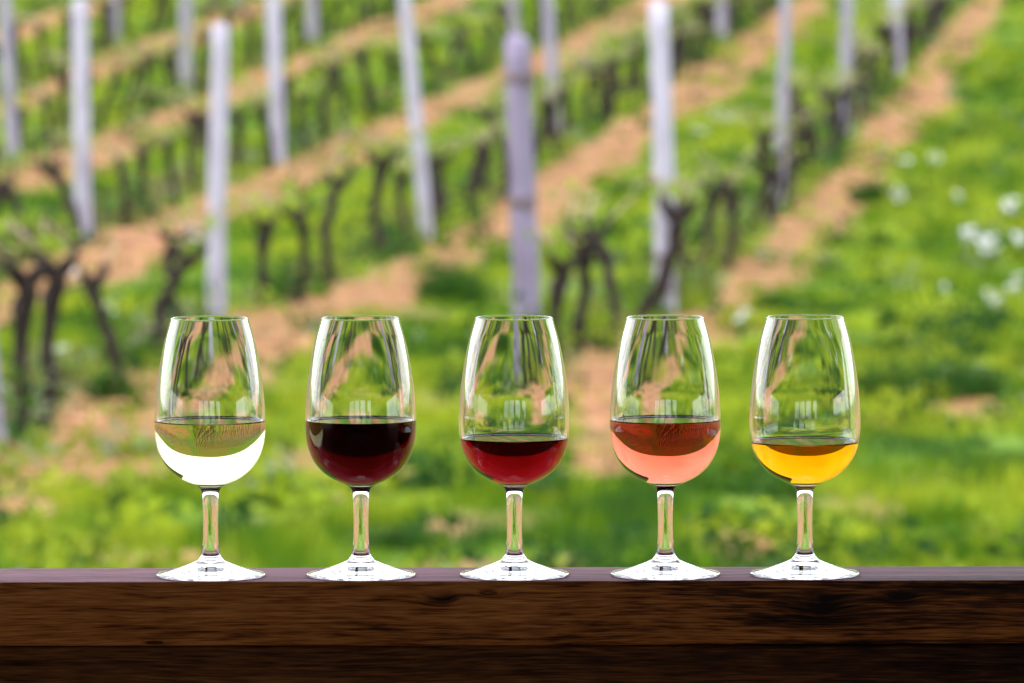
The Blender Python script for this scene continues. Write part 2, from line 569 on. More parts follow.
# weeds thick along the feet of the vines
rowd = np.full(len(x), 9.)
for k in range(5):
    s = np.abs(x - row_x(k, y) + .08)
    rowd = np.where((y > ROW_START[k]), np.minimum(rowd, s), rowd)
keep = (rng.random(len(x)) < np.clip((lush - .42) * 3.2, 0, 1) * (1 - m * .93)) | ((rowd < .14) & (rng.random(len(x)) < .8) & (y > 14))
keep |= rng.random(len(x)) < .03
x = x[keep]; y = y[keep]; lush = lush[keep]; rowd = rowd[keep]
VV = []; CC = []
for i in range(len(x)):
    r0 = .04 + .10 * rng.random() * (1.3 if rowd[i] < .14 else 1)
    n = int(20 + 30 * rng.random())
    hh = r0 * (.5 + 1.1 * rng.random()) * (1.4 if rowd[i] < .14 else 1)
    gx, gy, gz = leaf_cloud(x[i], y[i], float(ground_z(x[i], y[i])) - .01, r0, r0, hh, n, 0, seed=i)
    VV.append(leaves_np(gx, gy, gz, .030 + .015 * rng.random(), rng))
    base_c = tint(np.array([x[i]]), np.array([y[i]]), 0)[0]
    if rng.random() < .3: base_c = np.array([.018, .060, .012]) * (.8 + .6 * rng.random())
    if rng.random() < .18: base_c = np.array([.23, .31, .02]) * (.8 + .4 * rng.random())
    if rng.random() < .05: base_c = np.array([.22, .26, .14])
    CC.append(np.repeat(base_c[None] * (.8 + .4 * rng.random((n, 1))), 4, 0))
vv = np.concatenate(VV)
wme = mesh_np('weeds', vv, np.arange(len(vv)).reshape(-1, 4))
col_attr(wme, 'tint', np.concatenate(CC))
tag(link('weeds', wme, LEAF), 'clumps of broad-leaved weeds among the grass and under the vines', 'weeds', kind='stuff')

# far rows of vines on the upper slope, a mass beyond counting
VV = []; CC = []; PV = []; PF = []; pb = 0
g = np.random.default_rng(3)
for k in range(-22, 22):
    for yy in np.arange(66, 190, 1.0):
        xx = float(row_x(4, yy)) + 1.8 * k + g.normal() * .1
        if abs(xx) > 70 or (k > 4 and xx > row_x(0, yy) + .5): continue
        zz = float(ground_z(xx, yy))
        n = 7
        gx, gy, gz = leaf_cloud(xx, yy, zz, .3, .4, .7, n, 0, seed=int(yy * 10) + k)
        VV.append(leaves_np(gx, gy, gz, .2, g))
        cbase = np.array([.09, .16, .03]) * (.6 + .8 * g.random()) if g.random() < .75 else np.array([.10, .07, .045])
        CC.append(np.repeat(np.tile(cbase, (n, 1)), 4, 0))
SP = []
for k in list(range(-31, 30)):
    for yy in np.arange(16, 120, 1.5):
        xx = float(row_x(4, yy)) + 1.8 * k + g.normal() * .06
        D_ = yy + D0
        inside = abs(xx) < .083 * D_ + .6
        if inside and D_ < 73: continue
        if abs(xx) > 60 or (xx > 0 and D_ < 73 and k < 12): continue
        zz = float(ground_z(xx, yy))
        SP.append((xx, yy, zz, .021 * 1.6, .48, 0))
        if int(yy / 1.5) % 6 == (k % 6): SP.append((xx + .1, yy, zz, .05, 1.35, 1))
SPa = np.array(SP)
def prisms(A):
    v = []; n = len(A)
    for dx, dy in ((-1, -1), (1, -1), (1, 1), (-1, 1)):
        v.append(np.stack([A[:, 0] + dx * A[:, 3], A[:, 1] + dy * A[:, 3], A[:, 2] - .1], 1))
    for dx, dy in ((-1, -1), (1, -1), (1, 1), (-1, 1)):
        v.append(np.stack([A[:, 0] + dx * A[:, 3] * .85, A[:, 1] + dy * A[:, 3] * .85, A[:, 2] + A[:, 4]], 1))
    v = np.stack(v, 1).reshape(-1, 3)
    q_ = np.array([(0, 1, 5, 4), (1, 2, 6, 5), (2, 3, 7, 6), (3, 0, 4, 7), (4, 5, 6, 7)])
    f = (np.arange(n)[:, None, None] * 8 + q_[None]).reshape(-1, 4)
    return v, f
FIELD = []
for kind_, nm in ((0, 'far_trunks'), (1, 'far_posts')):
    FIELD.append((nm, *prisms(SPa[SPa[:, 5] == kind_])))
vv = np.concatenate(VV)
fme = mesh_np('far_vine_rows', vv, np.arange(len(vv)).reshape(-1, 4))
col_attr(fme, 'tint', np.concatenate(CC))
tag(link('far_vine_rows', fme, LEAF), 'rows of vines in leaf covering the upper hillside', 'vines', kind='stuff')

# ------------------------------------------------------------------ posts
def tube(path, radii, seg=12, cap=True, wob=0, g=None):
    """tapered tube along a path; returns verts, quads, caps"""
    path = [Vector(p) for p in path]
    vs = []; fs = []
    up = Vector((0, 1, 0))
    for i, p in enumerate(path):
        t = (path[min(i + 1, len(path) - 1)] - path[max(i - 1, 0)]).normalized()
        u = t.cross(up)
        if u.length < 1e-3: u = t.cross(Vector((1, 0, 0)))
        u.normalize(); w = t.cross(u)
        for s in range(seg):
            a = 2 * math.pi * s / seg
            rr = radii[i] * (1 + (wob * (g.random() - .5) if g else 0))
            vs.append(p + (u * math.cos(a) + w * math.sin(a)) * rr)
    for i in range(len(path) - 1):
        for s in range(seg):
            fs.append((i * seg + s, i * seg + (s + 1) % seg, (i + 1) * seg + (s + 1) % seg, (i + 1) * seg + s))
    if cap:
        fs.append(tuple(range((len(path) - 1) * seg, len(path) * seg)))
        fs.append(tuple(reversed(range(seg))))
    return vs, fs

def mesh_list(name, parts, smooth=True):
    vs = []; fs = []
    for v, f in parts:
        b = len(vs); vs += [tuple(p) for p in v]; fs += [tuple(i + b for i in q) for q in f]
    me = bpy.data.meshes.new(name)
    me.from_pydata(vs, [], fs)
    me.polygons.foreach_set('use_smooth', [smooth] * len(fs))
    me.update()
    return me

P_WHITE = m_post('whitewashed post wood', (.43, .405, .475), (.25, .22, .26), 1.3)
P_GREY = m_post('weathered grey post wood', (.30, .275, .33), (.17, .15, .18), 4.1)
P_DARK = m_post('dark weathered post wood', (.23, .195, .27), (.12, .095, .13), 7.9)
P_BAND = m_simple('rusty wire', (.10, .07, .07), (.2, .15, .14), 30, .7)

def post(px, py, top, wpx, m, label, topdx=0, band=()):
    """px,py foot of the post in the photo; top = pixel row of its top, topdx = its lean"""
    p = at(px, py)
    p.z = float(ground_z(p.x, p.y))
    sc = scale_at(p)
    h = (py - top) / sc
    rad = wpx * .84 / sc / 2
    lean = topdx / sc
    g = random.Random(int(px * 7 + py))
    n = 14
    path = []; rr = []
    for i in range(n + 1):
        t = i / n
        path.append((lean * t + (g.random() - .5) * .006 + .005 * math.sin(t * 4 + px), (g.random() - .5) * .01, -0.12 + (h + .12) * t))
        rr.append(rad * (1.06 - .10 * t + (g.random() - .5) * .05))
    path.append((lean, 0, h + rad * .18)); rr.append(rad * .72)
    e = empty('vineyard_post', p)
    vs, fs = tube(path, rr, 16, True, .06, g)
    link('shaft', mesh_list('shaft', [(vs, fs)]), m, e)
    for b in band:
        t = (b - top) / (py - top); z = h * (1 - t)
        parts = []
        for k in range(3):
            zz = z + k * .018
            r2 = rad * 1.08
            ring = [(lean * (1 - t) + math.cos(a) * r2, math.sin(a) * r2, zz + .01 * math.sin(a * 2 + k)) for a in np.linspace(0, 2 * math.pi, 17)]
            parts.append(tube(ring, [.006] * 17, 6, False))
        link('wire_tie', mesh_list('wire_tie', parts), P_BAND, e)
    tag(e, label, 'post', 'wooden posts carrying the vine rows')
    return e

post(2, 452, 180, 16, P_GREY, 'grey post cut by the left edge of the photo, low in the second row', -22)
post(217, 322, 27, 21, P_WHITE, 'pale post standing directly behind the white wine glass', 4)
post(428, 243, -45, 16, P_WHITE, 'pale post leaning left between the second and third wine glasses', -25)
post(558, 152, -70, 14, P_GREY, 'slim grey post just right of the dark middle post', -16)
post(722, 45, -95, 13, P_GREY, 'short-looking post at the top edge right of the broad white post', -4)
post(528, 370, 40, 31, P_DARK, 'thick dark grey post behind the middle glass, front of its row', -10, (82, 206))
post(666, 311, 5, 24, P_WHITE, 'broadest white post, standing behind the rose wine glass', -6, (262, 290))
post(778, 216, -55, 13, P_GREY, 'grey post behind the tilted dark trunks, upper right of centre', 9)
post(845, 142, -75, 14, P_GREY, 'grey post half covered by a dark vine trunk, upper right', 4)
post(897, 80, -110, 16, P_WHITE, 'clean white post at the top right beside the bare soil path', -2)
post(934, 31, -125, 13, P_GREY, 'farthest grey post of the right-hand row, at the top edge', -2)
post(85, 243, 2, 20, P_WHITE, 'bright white post with its top in view, far left', -4)
post(278, 163, -65, 17, P_WHITE, 'pale post rising above the gap between the first two glasses', -4)
post(517, 60, -110, 12, P_GREY, 'faint grey post hidden behind the top of the dark middle post', -10)
post(15, 166, -60, 15, P_GREY, 'grey post near the upper left corner of the photo', -12)
post(187, 96, -80, 14, P_GREY, 'thin pale post left of the tall post behind the white wine', -2)
post(313, 46, -95, 13, P_GREY, 'small distant post right of the pale one at the top edge', -2)
post(115, 51, -90, 11, P_GREY, 'small faint post at the top edge, second from the bright white one', 0)
post(237, 9, -120, 10, P_GREY, 'tiny far post whose foot just shows at the top edge', 0)

tag(link('far_posts', mesh_np('far_posts', FIELD[1][1], FIELD[1][2]), P_GREY), 'many pale posts across the rest of the vineyard, beyond the frame', 'posts', kind='stuff')

# ------------------------------------------------------------------ vines
BARK = m_simple('dark vine bark', (.008, .0055, .0045), (.040, .028, .023), 26)
CANE = m_simple('tan vine cane', (.20, .14, .09), (.42, .33, .24), 30, .7)
tag(link('far_trunks', mesh_np('far_trunks', FIELD[0][1], FIELD[0][2]), BARK), 'many dark vine trunks across the rest of the vineyard, beyond the frame', 'trunks', kind='stuff')
SHOOT = m_leaf('young vine leaves', base=(.24, .33, .035), trans=.45)

def make_vine(seed, h=.75, bend=.12, lean=0.0):
    g = random.Random(seed)
    e = empty('grape_vine', (0, 0, 0))
    n = 12; path = []; rr = []
    a1, a2 = g.random() * 6.28, g.random() * 6.28
    bend *= .42
    for i in range(n + 1):
        t = i / n
        path.append((bend * math.sin(t * 3.6 + a1) * t + lean * t * h + (g.random() - .5) * .02,
                     bend * .6 * math.sin(t * 4 + a2) * t + (g.random() - .5) * .02, -.08 + (h + .08) * t))
        rr.append((.028 - .004 * t + (g.random() - .5) * .008) * (1.3 if t > .8 else 1) * (1.2 if t < .12 else 1))
    top = Vector(path[-1])
    parts = [tube(path, rr, 10, True, .22, g)]
    link('trunk', mesh_list('trunk', parts), BARK, e)
    # stubby arms at the head
    arms = []
    ends = []
    for s in (-1, 1):
        L = .015 + .04 * g.random(); up = .01 + .05 * g.random()
        ap = [top + Vector((0, 0, -.03)), top + Vector((.035 * s, L * .35 * s, up * .5)), top + Vector((.05 * s, L * s, up)), top + Vector((.055 * s, L * 1.3 * s, up + .03))]
        arms.append(tube(ap, [.028, .025, .019, .012], 8, True, .25, g))
        ends.append(ap[-1])
    link('arm', mesh_list('arm', arms[:1]), BARK, e)
    link('arm', mesh_list('arm', arms[1:]), BARK, e)
    cp = []
    leafpts = []
    for en in ends:
        for k in range(g.choice((1, 2))):
            L = .15 + .25 * g.random(); sgn = g.choice((-1, 1))
            pp = []
            for i in range(8):
                t = i / 7
                pp.append(en + Vector((.06 * math.sin(t * 3) * sgn, sgn * L * t, .10 * math.sin(t * math.pi * .8))))
            cp.append(tube(pp, [.006 - .003 * i / 7 for i in range(8)], 6))
            leafpts += pp[2:]
    for c1 in cp: link('cane', mesh_list('cane', [c1]), CANE, e)
    gg = np.random.default_rng(seed)
    pts = np.array([tuple(p) for p in leafpts + ends * 3])
    idx = gg.integers(0, len(pts), 14)
    q = pts[idx] + gg.normal(size=(14, 3)) * .03
    lv = leaves_np(q[:, 0], q[:, 1], q[:, 2], np.full(14, .05), gg)
    link('leaves', mesh_np('leaves', lv, np.arange(len(lv)).reshape(-1, 4)), SHOOT, e)
    e['h'] = h
    return e

protos = [make_vine(s, .50, b, ln) for s, b, ln in ((11, .10, .0), (12, .16, .1), (13, .07, -.15), (14, .20, -.05), (15, .12, .22), (16, .06, .05))]
used = [False] * 6
ORD = ['first', 'second', 'third', 'fourth', 'fifth', 'sixth', 'seventh', 'eighth', 'ninth', 'tenth', 'eleventh', 'twelfth', 'thirteenth',
       'fourteenth', 'fifteenth', 'sixteenth', 'seventeenth', 'eighteenth', 'nineteenth', 'twentieth']
ORD += ['twenty-' + w for w in ORD[:9]] + ['thirtieth'] + ['thirty-' + w for w in ORD[:9]] + ['fortieth'] + ['forty-' + w for w in ORD[:9]] + ['fiftieth'] + ['fifty-' + w for w in ORD[:9]] + ['sixtieth'] + ['sixty-' + w for w in ORD[:9]]
RN = ['row starting behind the middle glass', 'row passing behind the white wine', 'row of the bright white post', 'fourth row from the front', 'farthest row, top left']

def place_vine(x, y, h, k, rz, label, tilt=(0, 0)):
    e = protos[k] if not used[k] else copy_tree(protos[k])
    used[k] = True
    e.location = (x, y, float(ground_z(x, y)))
    e.rotation_euler = (tilt[0], tilt[1], rz)
    s = h / .54
    e.scale = (min(1.12, s * .5 + .5), min(1.12, s * .5 + .5), s)
    tag(e, label, 'vine', 'vines standing in rows on the hillside')
    return e

# trunks that stand out in the photograph: (row, foot x, foot y, top y, prototype, lean)
KEY = [
    (1, 20, 442, 258, 5, .03, 'black upright vine trunk nearest the left edge, low in the photo'),
    (1, 46, 424, 250, 5, .06, 'black vine trunk with a bent head, second from the left edge'),
    (1, 122, 384, 268, 2, -.05, 'slim vine trunk halfway between the left edge and the first glass'),
    (1, 156, 362, 243, 1, .16, 'curved vine trunk hooked left at its head, just above the white wine'),
    (1, 262, 312, 214, 5, .02, 'dark vine trunk right of the post behind the white wine'),
    (1, 294, 303, 205, 4, -.18, 'slanting vine trunk between the first and second glasses'),
    (1, 383, 264, 150, 0, -.04, 'tall dark vine trunk behind the right of the second glass'),
    (0, 549, 378, 252, 5, .10, 'leaning black vine trunk right beside the thick dark post'),
    (0, 611, 345, 224, 3, .0, 'black vine trunk behind the gap before the rose wine'),
    (0, 632, 330, 190, 4, .16, 'black vine trunk leaning onto the broad white post'),
    (0, 712, 276, 182, 0, .0, 'upright black vine trunk right of the broad white post'),
    (0, 738, 252, 168, 2, .0, 'faint vine trunk second to the right of the broad white post'),
    (0, 783, 208, 128, 5, .0, 'stout vine trunk in front of the upper-right grey post'),
    (0, 812, 172, 86, 3, .0, 'dark vine trunk with a knobbly head between two upper-right posts'),
    (0, 852, 132, 54, 1, .0, 'dark vine trunk overlapping the half-covered post at upper right'),
    (0, 880, 100, 22, 0, .0, 'vine trunk just left of the clean white post at top right'),
]
placed = []
for k, (row, px, py, top, pr, ln, lab) in enumerate(KEY):
    p = at(px, py)
    h = (py - top) / scale_at(p)
    place_vine(p.x, p.y, h * .97, pr, rnd.uniform(-.5, .5), lab, (0, ln))
    placed.append((row, p.y))

def project(x, y, z):
    vl = CM.transposed() @ Vector((x, y + D0, z - CAMZ))
    return W / 2 + FPX * vl.x / -vl.z, H / 2 - FPX * vl.y / -vl.z

for row in range(5):
    y = ROW_START[row] + .6; n = 0
    lim = 66
    while y < lim:
        step = .8 if row < 2 else 1.1
        y += step * rnd.uniform(.85, 1.15)
        x = float(row_x(row, y)) + rnd.uniform(-.05, .05)
        px, py = project(x, y, float(ground_z(x, y)))
        if px < -10 or px > 1034 or py < 8: continue
        if any(r == row and abs(y - q) < ((1.3 if row == 1 and y < 30 else .65) if y < 40 else .8) for r, q in placed): continue
        n += 1
        place_vine(x, y, rnd.uniform(.38, .54), rnd.randrange(6), rnd.uniform(0, 6.28),
                   f'gnarled vine, {ORD[n-1]} of the lesser trunks up the {RN[row]}', (rnd.uniform(-.08, .08), rnd.uniform(-.12, .12)))

# ------------------------------------------------------------------ white wild flowers
PETAL = m_simple('white petals', (.42, .43, .40), (.60, .60, .58), 40, .7)
CENTRE = m_simple('yellow flower centre', (.45, .33, .04), (.6, .45, .06), 60, .8)
def flower_clump(px, py, wpx, nb, label, big=.02):
    p = at(px, py + 18)
    p.z = float(ground_z(p.x, p.y))
    sc = scale_at(p)
    g = random.Random(int(px * 3 + py))
    e = empty('wildflower', p)
    stems = []; heads = []; leaves = []
    rad = wpx / sc / 2
    for i in range(nb):
        a = g.random() * 6.28; r = rad * math.sqrt(g.random())
        hx, hy, hz = r * math.cos(a), r * math.sin(a), .07 + .08 * g.random()
        stems.append(tube([(hx * .4, hy * .4, -.02), (hx * .8, hy * .8, hz * .6), (hx, hy, hz)], [.002, .0017, .0014], 5))
        tilt = Vector((g.uniform(-.5, .5), -1.1 + g.uniform(-.4, .4), 1)).normalized()
        u = tilt.cross(Vector((1, 0, 0))).normalized(); w = tilt.cross(u)
        c = Vector((hx, hy, hz))
        s = big * .55 * g.uniform(.7, 1.25)
        for k in range(6):
            b0 = 6.283 * k / 6
            def P(rad_, ang, up=0): return c + (u * math.cos(ang) + w * math.sin(ang)) * rad_ + tilt * up
            heads.append(([P(0, 0, .002), P(s * .7, b0 - .42, .003), P(s, b0, .006), P(s * .7, b0 + .42, .003)], [(0, 1, 2, 3)]))
    link('stems', mesh_list('stems', stems), SHOOT, e)
    link('blossoms', mesh_list('blossoms', heads, False), PETAL, e)
    gg = np.random.default_rng(int(px))
    n = 40
    xq, yq, zq = leaf_cloud(0, 0, 0, rad * 1.2, rad * 1.2, .08, n, 0, seed=int(px))
    lv = leaves_np(xq, yq, zq, np.full(n, .035), gg)
    link('leaves', mesh_np('leaves', lv, np.arange(len(lv)).reshape(-1, 4)), FLEAF, e)
    tag(e, label, 'wildflower', 'white wild flowers in the meadow on the right')
FLEAF = m_leaf('flower leaves', base=(.09, .17, .03), trans=.35)
flower_clump(965, 240, 16, 14, 'white flower patch low left in the right-edge cluster', .030)
flower_clump(988, 248, 20, 20, 'largest white flower patch, in the middle of the right-edge cluster', .032)
flower_clump(1010, 207, 16, 16, 'bright white flower patch highest at the right edge', .030)
flower_clump(1018, 245, 14, 10, 'white flower patch cut by the right edge of the photo', .028)
flower_clump(997, 307, 20, 14, 'pinkish white flower patch lowest at the right edge', .030)
flower_clump(1016, 290, 16, 8, 'small pale flower patch above the lowest one, right edge', .026)
flower_clump(933, 158, 14, 9, 'white flower patch in the upper meadow right of the soil path', .026)
flower_clump(898, 195, 12, 8, 'small white flower patch left in the meadow right of the path', .026)
flower_clump(906, 163, 12, 6, 'tiny pale flower patch beside the upper meadow one', .024)
flower_clump(742, 322, 14, 9, 'pale flower patch just left of the amber wine glass rim', .020)
flower_clump(958, 195, 12, 5, 'sparse pale flower patch right of the meadow middle', .022)
flower_clump(943, 300, 14, 6, 'sparse white flower patch below and left of the edge cluster', .018)
flower_clump(722, 112, 30, 14, 'pale flowering strip beside the far soil path, top centre right', .026)
flower_clump(700, 125, 20, 8, 'left end of the pale flowering strip, top centre right', .024)
flower_clump(193, 236, 16, 10, 'white flower patch left of the tall post above the white wine', .026)
flower_clump(78, 283, 14, 8, 'white flower patch on the soil right of two black trunks, left', .024)
flower_clump(110, 313, 14, 6, 'pale flower patch above the slim trunk, left', .022)
flower_clump(60, 368, 18, 8, 'pale flower patch between trunks low at the left', .018)
flower_clump(283, 478, 24, 7, 'white daisies in the grass between the first two glasses', .010)

# darker tufts of tall grass that stand out of the meadow
TUFT = m_leaf('dark tall grass', base=(.040, .105, .016), trans=.35)
def tuft(px, py, wpx, hpx, label):
    p = at(px, py); p.z = float(ground_z(p.x, p.y)); sc = scale_at(p)
    n = 420; g = np.random.default_rng(int(px + py))
    rad = wpx / sc / 2; hh = hpx / sc
    a = g.random(n) * 6.28; r = np.sqrt(g.random(n)) * rad
    x = np.cos(a) * r; y = np.sin(a) * r
    h = hh * (.5 + .6 * g.random(n)) * (1 - .45 * (r / rad) ** 2)
    ca = g.random(n) * 3.14; w = .006
    p0 = np.stack([x - np.cos(ca) * w, y - np.sin(ca) * w, np.full(n, -.03)], 1)
    p1 = np.stack([x + np.cos(ca) * w, y + np.sin(ca) * w, np.full(n, -.03)], 1)
    p2 = np.stack([x * 1.5 + g.normal(size=n) * .04, y * 1.5 + g.normal(size=n) * .04, h], 1)
    v = np.stack([p0, p1, p2], 1).reshape(-1, 3)
    o = link('grass_tuft', mesh_np('grass_tuft', v, np.arange(3 * n).reshape(-1, 3)), TUFT)
    o.location = p
    tag(o, label, 'grass tuft', 'dark tall grass tufts in the meadow')
tuft(836, 250, 22, 22, 'small near-black tuft on the edge of the soil path, right')
tuft(900, 400, 110, 62, 'wide dark tuft of tall grass right of the amber wine glass')
tuft(965, 398, 70, 50, 'dark tall grass at the right edge beside the wide tuft')
tuft(872, 200, 34, 26, 'dark tuft right of the soil path, above the amber wine')
tuft(778, 312, 26, 26, 'dark round tuft just above the amber glass rim')
tuft(452, 300, 60, 50, 'dark bushy tuft above the middle glass, left of the dark post')
tuft(985, 478, 40, 26, 'near-black tuft low at the right edge')
tuft(700, 265, 24, 50, 'deep green tuft right of the broad white post')
tuft(405, 545, 60, 26, 'dark tuft between the second and third stems')
tuft(110, 395, 30, 34, 'dark tuft at the foot of the slim left trunk')

# ------------------------------------------------------------------ wooden railing
RAIL_Z = -0.0002
def box_bevel(name, x0, x1, y0, y1, z0, z1, bev, m, parent, nseg=60, wav=.0006, seed=0):
    """a board: long box with rounded arrises and slightly uneven faces"""
    prof = []
    for cx, cy_, a0 in ((y1 - bev, z1 - bev, 0), (y0 + bev, z1 - bev, 90), (y0 + bev, z0 + bev, 180), (y1 - bev, z0 + bev, 270)):
        for k in range(5):
            a = R(a0 + 90 * k / 4)
            prof.append((cx + math.cos(a) * bev, cy_ + math.sin(a) * bev))
    g = random.Random(seed); vs = []; fs = []; n = len(prof)
    ph = [g.random() * 6 for _ in range(4)]
    for i in range(nseg + 1):
        x = x0 + (x1 - x0) * i / nseg
        dz = wav * (math.sin(x * 7 + ph[0]) + .5 * math.sin(x * 23 + ph[1])); dy = wav * math.sin(x * 9 + ph[2])
        for (y, z) in prof:
            vs.append((x, y + (dy if y < (y0 + y1) / 2 else 0), z + (dz if z < (z0 + z1) / 2 else 0)))
    for i in range(nseg):
        for k in range(n):
            a = i * n + k; b = i * n + (k + 1) % n
            fs.append((a, b, b + n, a + n))
    fs.append(tuple(range(n))); fs.append(tuple(reversed(range(nseg * n, nseg * n + n))))
    me = bpy.data.meshes.new(name); me.from_pydata(vs, [], fs)
    me.polygons.foreach_set('use_smooth', [True] * (len(fs) - 2) + [False, False]); me.update()
    return link(name, me, m, parent)

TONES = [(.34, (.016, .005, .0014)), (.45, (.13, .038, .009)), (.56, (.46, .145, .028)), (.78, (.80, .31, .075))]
TONES2 = [(.34, (.012, .004, .0015)), (.50, (.07, .022, .006)), (.64, (.20, .068, .017)), (.86, (.40, .16, .045))]
TONES3 = [(.34, (.05, .010, .014)), (.46, (.19, .045, .065)), (.60, (.34, .105, .145)), (.82, (.52, .25, .32))]  # weathered reddish stain with the mauve sky sheen mixed into its colour
W3 = m_wood('worn upper face with painted sky sheen', 5.2, TONES3, .02, .7)
rail = empty('wooden_railing', (0, 0, -1.15))
FY, BY = -.0345, .052
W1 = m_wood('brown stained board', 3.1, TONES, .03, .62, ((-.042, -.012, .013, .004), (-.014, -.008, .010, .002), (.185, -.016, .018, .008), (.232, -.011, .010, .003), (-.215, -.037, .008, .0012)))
W2 = m_wood('dark stained lower board', 8.6, TONES2, .0, .6)
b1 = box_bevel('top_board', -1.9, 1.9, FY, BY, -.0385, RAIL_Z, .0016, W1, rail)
b2 = box_bevel('lower_board', -1.9, 1.9, FY + .009, FY + .049, -.16, -.0402, .002, W2, rail, wav=.0004, seed=4)
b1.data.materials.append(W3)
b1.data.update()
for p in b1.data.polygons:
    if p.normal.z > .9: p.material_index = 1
for o in (b1, b2): o.location.z = 1.15       # the boards' own origin lies on the rail top
rp = []
for sx in (-1.45, 1.45):
    o = box_bevel('support_post', -.05, .05, -.045, .045, -1.15, -.161, .003, W2, rail, nseg=2, wav=0)
    o.location = (sx, .03, 1.15)
tag(rail, 'dark brown stained wooden railing carrying the five wine glasses', 'railing')

# ------------------------------------------------------------------ unseen timber shelter added to darken the rail front and shape glass reflections
ADDED_PORCH = m_simple('porch timber', (.030, .016, .009), (.07, .040, .022), 3, .7)
def boxes(name, bs, m, parent):
    return link(name, mesh_list(name, [([(x, y, z) for x in (a, b) for y in (c, d) for z in (e, f_)],
        [(0, 1, 3, 2), (4, 6, 7, 5), (0, 4, 5, 1), (2, 3, 7, 6), (0, 2, 6, 4), (1, 5, 7, 3)]) for a, b, c, d, e, f_ in bs], False), m, parent)
added_porch = empty('added_porch', (0, -4, -1.15))
boxes('floor', [(-14, 14, -4.5, 4.1, -.12, 0)], ADDED_PORCH, added_porch)
boxes('added_roof', [(-14, 14, -4.7, 5.0, 2.55, 2.67), (.72, 5.0, 5.001, 6.15, 2.55, 2.67)], ADDED_PORCH, added_porch)  # front extension added so a dark blob refracts into the wines
boxes('added_back_wall', [(-14, 14, -4.5, -4.4, 0.001, .9), (-14, 14, -4.5, -4.4, 2.2, 2.549), (-14, -3.4, -4.499, -4.401, .901, 2.199), (-1.9, -1.7, -4.499, -4.401, .901, 2.199),
                    (-.25, .15, -4.499, -4.401, .901, 2.199), (.15, .9, -4.499, -4.401, .901, 1.3), (1.7, 2.3, -4.499, -4.401, .901, 2.199), (2.3, 2.9, -4.499, -4.401, .901, 1.6), (3.6, 14, -4.499, -4.401, .901, 2.199)], ADDED_PORCH, added_porch)
for sx in (-5.9, 5.9):
    boxes('added_roof_post', [(sx - .07, sx + .07, 4.2, 4.34, .001, 2.549)], ADDED_PORCH, added_porch)
boxes('added_roof_post', [(1.72, 1.86, 4.36, 4.50, .001, 2.549)], ADDED_PORCH, added_porch)  # added, with the slanting strut below, as a dark shape refracted in the wine
link('added_brace', mesh_list('added_brace', [tube([(1.79, 4.43, 1.80), (1.12, 4.43, 2.56)], [.055, .055], 4)], False), ADDED_PORCH, added_porch)
tag(added_porch, 'unseen dark timber shelter added to shade the railing and darken reflections in the glasses', 'added_porch')

# ------------------------------------------------------------------ tasting glasses
def catmull(pts, per=14):
    out = []
    P = [pts[0]] + pts + [pts[-1]]
    for i in range(1, len(P) - 2):
        p0, p1, p2, p3 = (np.array(P[i - 1]), np.array(P[i]), np.array(P[i + 1]), np.array(P[i + 2]))
        t01 = max(1e-6, np.linalg.norm(p1 - p0)) ** .5; t12 = max(1e-6, np.linalg.norm(p2 - p1)) ** .5; t23 = max(1e-6, np.linalg.norm(p3 - p2)) ** .5
        m1 = (p2 - p1) + t12 * ((p1 - p0) / t01 - (p2 - p0) / (t01 + t12)) if i > 1 else (p2 - p1)
        m2 = (p2 - p1) + t12 * ((p3 - p2) / t23 - (p3 - p1) / (t12 + t23)) if i < len(P) - 3 else (p2 - p1)
        for k in range(per):
            t = k / per
            out.append((2 * t ** 3 - 3 * t ** 2 + 1) * p1 + (t ** 3 - 2 * t ** 2 + t) * m1 + (-2 * t ** 3 + 3 * t ** 2) * p2 + (t ** 3 - t ** 2) * m2)
    out.append(np.array(pts[-1], float))
    return np.array(out)

def smooth_curve(c, it=60):
    c = c.copy()
    for _ in range(it):
        c[1:-1] = c[1:-1] * .5 + (c[:-2] + c[2:]) * .25
    return c

mm = .001
OUT = [(23.0, 154.6), (24.4, 149), (26.5, 141.5), (28.6, 131.5), (30.4, 120.5), (31.7, 110), (32.5, 100), (32.7, 92), (32.2, 83), (30.6, 75.5), (27.4, 68.5),
       (22.6, 62.6), (16.5, 58.2), (10.5, 55.4), (6.6, 53.4), (5.0, 50.8)]
STEM = [(5.0, 50.8), (4.65, 47), (4.45, 38), (4.4, 28), (4.6, 20), (5.1, 14.5), (5.9, 11.6)]
FOOT = [(5.9, 11.6), (7.6, 9.6), (10.5, 8.0), (15, 6.2), (21, 4.2), (27, 2.5), (31.2, 1.45)]
INN = [(22.0, 154.6), (23.4, 149), (25.5, 141.5), (27.6, 131.5), (29.4, 120.5), (30.7, 110), (31.45, 100), (31.6, 92), (31.0, 83.2), (29.2, 76.3), (26.0, 70.0),
       (21.0, 64.6), (15.0, 60.9), (8.5, 58.8), (3.0, 58.05), (0.0, 58.0)]

INN = [(r - (.0001 * max(0, z - 92) ** 2), z) for r, z in INN]      # the wall thickens a little towards the rim

def resample(c, step):
    L = np.concatenate([[0], np.cumsum(np.linalg.norm(np.diff(c, axis=0), axis=1))])
    n = max(4, int(L[-1] / step))
    s = np.linspace(0, L[-1], n + 1)
    return np.stack([np.interp(s, L, c[:, 0]), np.interp(s, L, c[:, 1])], 1)

